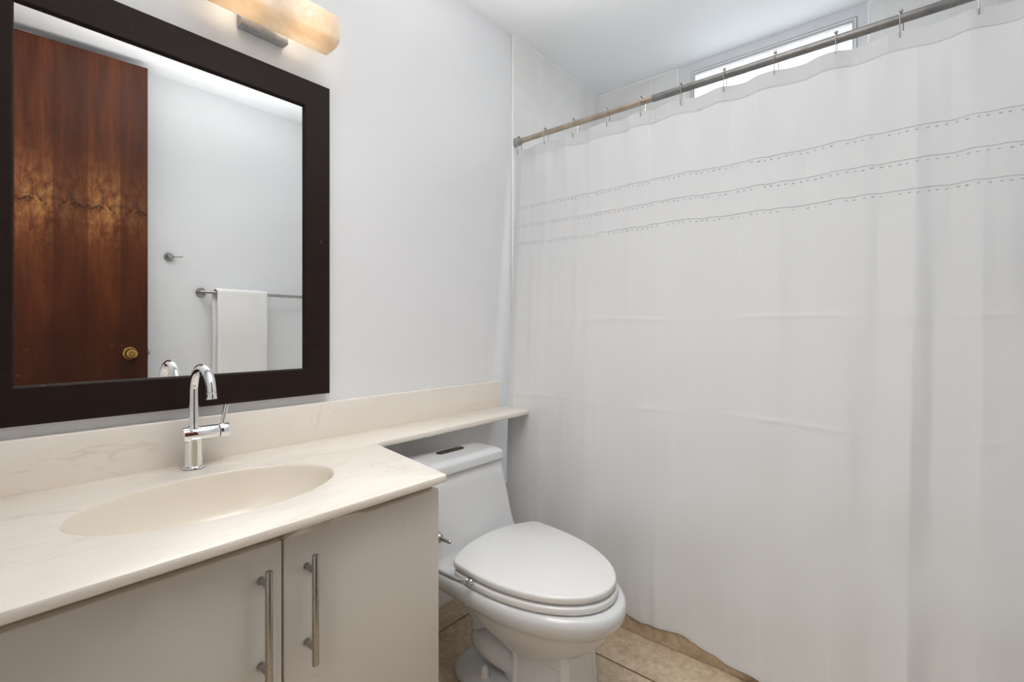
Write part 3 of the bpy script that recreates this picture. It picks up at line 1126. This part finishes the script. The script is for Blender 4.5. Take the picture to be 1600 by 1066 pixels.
def rod():
    base = (RX, -0.85, RZ)
    t = thing('curtain_rod', 'long brushed nickel tension rod holding the white shower curtain', 'curtain rod', base)
    yj = -0.672
    bm = NB(); cyl(bm, (RX, -0.035, RZ), (RX, yj - 0.05, RZ), 0.0112, n=24)
    link_mesh('inner_tube', bm, 'rod_warm', base, t)
    bm = NB(); cyl(bm, (RX, yj, RZ), (RX, YR + 0.03, RZ), 0.0128, n=24, bev=0.001)
    link_mesh('outer_tube', bm, 'rod', base, t)
    for (y, s) in ((-0.0105, -1), (YR + 0.0008, 1)):
        bm = NB()
        lathe(bm, [(0.0, 0.0), (0.019, 0.0), (0.0195, 0.003), (0.0195, 0.014), (0.0165, 0.018), (0.0165, 0.026), (0.0135, 0.030), (0.0135, 0.040), (0.0, 0.040)], (RX, y, RZ), (0, s, 0), 24)
        link_mesh('end_cap', bm, 'nickel', base, t)


rod()
HOOK_Y = [-0.032, -0.182, -0.329, -0.485, -0.631, -0.782, -0.929, -1.084, -1.244, -1.395, -1.551]
ORD = ['first', 'second', 'third', 'fourth', 'fifth', 'sixth', 'seventh', 'eighth', 'ninth', 'tenth', 'eleventh']
WHERE = ['beside the rod end cap', 'near the rod end cap', 'before the tiled corner', 'left of the rod joint', 'just left of the rod joint', 'left of the bright window',
         'at the left part of the bright window', 'at the middle of the bright window', 'at the right part of the bright window', 'right of the bright window', 'farthest from the vanity wall']


def make_hook():
    base = (RX, HOOK_Y[0], RZ)
    y = HOOK_Y[0]
    t = thing('curtain_hook', '', 'curtain hook', base)
    bm = NB()
    pts = [(RX - 0.004, y + 0.003, RZ - 0.0545), (RX - 0.008, y + 0.002, RZ - 0.060), (RX - 0.0115, y + 0.001, RZ - 0.053), (RX - 0.0145, y, RZ - 0.03), (RX - 0.0165, y, RZ - 0.004)]
    for i in range(0, 13):
        a = PI - PI * i / 12
        pts.append((RX + 0.0165 * math.cos(a), y, RZ + 0.0165 * math.sin(a)))
    pts += [(RX + 0.0155, y, RZ - 0.02), (RX + 0.010, y - 0.001, RZ - 0.045), (RX + 0.003, y - 0.001, RZ - 0.0575)]
    tube(bm, pts, 0.00125, 8)
    w = link_mesh('wire', bm, 'nickel', base, t)
    bm = NB(); ball(bm, (RX - 0.006, y, RZ + 0.0185), 0.0052, 10)
    link_mesh('roller_ball', bm, 'nickel', base, t)
    return t


hook0 = make_hook()
for i, y in enumerate(HOOK_Y):
    if i == 0:
        h = hook0
    else:
        h = hook0.copy(); COL.objects.link(h)
        for ch in hook0.children:
            c = ch.copy(); COL.objects.link(c); c.parent = h
        h.location = (RX, y, RZ)
        h.rotation_euler = (0, 0, random.uniform(-0.25, 0.25))
    h['label'] = 'wire curtain hook %s from the vanity wall, %s' % (ORD[i], WHERE[i])
    h['group'] = 'curtain hooks along the rod'

FOLDS = [(-0.01, 0.0), (-0.10, 0.002), (-0.2, -0.007), (-0.281, 0.004), (-0.434, -0.009), (-0.573, 0.008), (-0.735, -0.006), (-0.91, 0.008), (-1.064, -0.009), (-1.168, 0.002),
         (-1.258, -0.012), (-1.354, 0.002), (-1.432, -0.020), (-1.50, 0.017), (-1.563, -0.004), (-1.64, 0.010), (-1.70, 0.0)]


def smooth(a, b, x):
    u = min(1, max(0, (x - a) / (b - a)))
    return u * u * (3 - 2 * u)


def fold(y):
    for (a, fa), (b, fb) in zip(FOLDS, FOLDS[1:]):
        if b <= y <= a:
            u = (a - y) / (a - b)
            v = u * u * (3 - 2 * u)
            v = 0.75 * u + 0.25 * v
            return fa + (fb - fa) * v
    return 0.0


Z_TOP = 1.907


def curtain_pt(s, q):
    """s: 0..1 across, q: height (0 hem .. 1 top); returns the cloth point"""
    y_top = -0.020 - s * (1.655 - 0.020)
    zt = Z_TOP
    hem = 0.058 + 0.010 * math.sin(s * 17.0 + 0.6) * (1 - 0.4 * s) + 0.006 * math.sin(s * 41 + 1.1) + 0.0025 * math.sin(s * 95) - 0.030 * smooth(0.4, 0.75, s)
    z = hem + q * (zt - hem)
    # the whole cloth leans out over the tub apron and falls plumb below its edge
    d = z - 0.43
    x = 1.590 + 0.0855 * (d + math.sqrt(d * d + 0.0225)) / 2
    y = y_top - (0.055 * (1 - z / Z_TOP)) * (1 - s)          # left edge drifts away from the wall lower down
    k = 0.35 + 1.25 * smooth(1.75, 0.3, z)
    drift = 0.030 * (1 - z / Z_TOP) * smooth(0.5, 0.9, s)     # folds lean a little near the right
    dx = fold(y - 0.0 - drift) * k
    dx += 0.0016 * math.sin(y * 61 + 2.2 * z) + 0.0012 * math.sin(y * 113 - 3.1 * z + 1)
    x += dx * (0.35 + 0.65 * smooth(0.43, 0.75, z)) if z > 0.43 else dx * (0.35 + 0.65 * smooth(0.43, 0.1, z))
    # scallops between the hooks along the top
    up = smooth(1.66, 1.89, z)
    if up > 0:
        ph = None
        hy = [0.12] + HOOK_Y + [-1.70]
        for a, b in zip(hy, hy[1:]):
            if b <= y <= a:
                ph = (a - y) / (a - b)
        if ph is not None:
            x += up * 0.010 * math.sin(2 * PI * ph) * (1 - 0.2 * ph)
            z -= up * 0.006 * math.sin(PI * ph) ** 2
    # storage creases: two level ones pressed into the cloth
    for zc, wob in ((0.805, 0.006), (1.12, 0.004)):
        d = z - zc - wob * math.sin(y * 9 + zc * 5)
        x += -0.0017 * math.exp(-(d / 0.007) ** 2) * (0.35 + 0.65 * (0.5 + 0.5 * math.sin(y * 13 + zc * 20)))
    x += 0.0018 * math.sin(z * 23 + y * 7) * smooth(1.5, 0.6, z) * 0.5
    # the tub apron keeps the cloth in front of it; eased in over the rim
    lim = 1.6000 + 0.085 * max(0.0, z - 0.40) ** 1.3
    e = x - lim
    x = lim - (math.sqrt(e * e + 0.000016) - e) / 2
    return Vector((x, y, z))


def cloth_mesh(s0, s1, q0, q1, ns, nq, off=0.0):
    bm = NB()
    g = []
    for i in range(ns + 1):
        s = s0 + (s1 - s0) * i / ns
        col = []
        for j in range(nq + 1):
            p = curtain_pt(s, q0 + (q1 - q0) * j / nq)
            p.x -= off
            col.append(bm.verts.new(p))
        g.append(col)
    for a, b in zip(g, g[1:]):
        for j in range(nq):
            bm.faces.new((a[j], b[j], b[j + 1], a[j + 1]))
    return bm


def curtain():
    base = (1.66, -0.85, 0.04)
    t = thing('shower_curtain', 'long white shower curtain with three tufted rows hanging from the nickel rod', 'curtain', base)
    f = link_mesh('curtain_panel', cloth_mesh(0, 1, 0, 1, 420, 360), 'curtain', base, t, True, 180)
    link_mesh('header_band', cloth_mesh(0.001, 0.999, 0.972, 0.9995, 420, 8, 0.0012), 'hem', base, t, True, 180)
    link_mesh('hem', cloth_mesh(0.001, 0.999, 0.0003, 0.006, 420, 4, 0.0014), 'hem', base, t, True, 180)
    link_mesh('side_hem', cloth_mesh(0.0003, 0.016, 0.001, 0.999, 6, 300, 0.0010), 'hem', base, t, True, 180)
    rnd = random.Random(3)
    for zc, dz in ((1.632, 0.0), (1.545, 0.0), (1.463, 0.0)):
        bm = NB()
        q = (zc - 0.05) / (Z_TOP - 0.05)
        # stitched tuck
        pts = []
        for i in range(161):
            s = 0.003 + 0.994 * i / 160
            p = curtain_pt(s, q + 0.0006 * math.sin(i * 0.9))
            p.x -= 0.0006
            pts.append(p)
        tube(bm, pts, 0.0007, 6)
        # little thread tufts just under it
        n = 82
        for i in range(n):
            if rnd.random() < 0.10:
                continue
            s = 0.008 + 0.985 * (i + rnd.uniform(-0.12, 0.12)) / n
            p = curtain_pt(s, q - 0.0052 + rnd.uniform(-0.0008, 0.0008))
            r = rnd.uniform(0.0026, 0.0038)
            ph = 8
            rings = []
            for (k, h) in ((1.0, 0.0002), (0.9, 0.0008), (0.55, 0.0014), (0.1, 0.0017)):
                rings.append([(p.x - h, p.y + 1.25 * r * k * math.cos(2 * PI * m / ph), p.z + 0.85 * r * k * math.sin(2 * PI * m / ph)) for m in range(ph)])
            ring_faces(bm, rings)
        link_mesh('tufted_trim', bm, 'tuft', base, t, True, 80)


curtain()


# ------------------------------------------------------------------ right wall: robe hook, towel bar, towel (seen in the mirror)
def right_wall():
    y = YR
    base = (0.817, y, 1.477)
    t = thing('robe_hook', 'small nickel robe hook on the white wall above the towel bar', 'hook', base)
    bm = NB(); lathe(bm, [(0.0, 0.0003), (0.0225, 0.0003), (0.0228, 0.003), (0.016, 0.018), (0.0115, 0.024), (0.0, 0.024)], base, (0, 1, 0), 28)
    link_mesh('rose', bm, 'nickel', base, t)
    bm = NB(); cyl(bm, (0.823, y + 0.016, 1.477), (0.872, y + 0.034, 1.480), 0.0040, n=14, bev=0.0008)
    link_mesh('peg', bm, 'nickel', base, t)
    base = (1.26, y, 1.294)
    t = thing('towel_bar', 'brushed nickel towel bar on the white wall with a towel draped over it', 'towel bar', base)
    yb = y + 0.06
    bm = NB(); cyl(bm, (0.948, yb, 1.293), (1.60, yb, 1.293), 0.0085, n=20, bev=0.001)
    link_mesh('bar', bm, 'nickel', base, t)
    for x in (0.968, 1.58):
        bm = NB()
        lathe(bm, [(0.0, 0.0003), (0.026, 0.0003), (0.0265, 0.003), (0.0245, 0.008), (0.0095, 0.0085), (0.0095, 0.06), (0.0, 0.06)], (x, y, 1.293), (0, 1, 0), 28)
        link_mesh('bracket', bm, 'nickel', base, t)
    # towel: two falls joined over the bar
    base = (1.165, yb, 1.30)
    bm = NB()
    x0, x1 = 1.028, 1.302
    prof = []
    for i in range(30):
        z = 0.72 + (1.295 - 0.72) * i / 29
        prof.append((yb - 0.0165 - 0.006 * math.sin(i * 0.25), z, -0.014))
    for i in range(9):
        a = PI - PI * i / 8
        prof.append((yb + 0.0165 * math.cos(a), 1.297 + 0.0165 * math.sin(a), -0.014 * (1 - i / 8)))
    for i in range(34):
        z = 1.295 - (1.295 - 0.66) * i / 33
        prof.append((yb + 0.0165 + 0.005 * math.sin(i * 0.22), z, 0.0))
    g = []
    for i in range(25):
        u = i / 24
        row = []
        for (yy, z, dx) in prof:
            x = x0 + (x1 - x0) * u + dx + 0.002 * math.sin(z * 9)
            row.append(bm.verts.new((x, yy + 0.002 * math.sin(u * 11 + z * 6), z)))
        g.append(row)
    for a, b in zip(g, g[1:]):
        for j in range(len(prof) - 1):
            bm.faces.new((a[j], b[j], b[j + 1], a[j + 1]))
    o = link_mesh('towel', bm, 'towel', base, None, True, 180)
    so = o.modifiers.new('thick', 'SOLIDIFY'); so.thickness = 0.007; so.offset = 0.0
    tag(o, 'white terry towel folded over the nickel towel bar', 'towel')


right_wall()
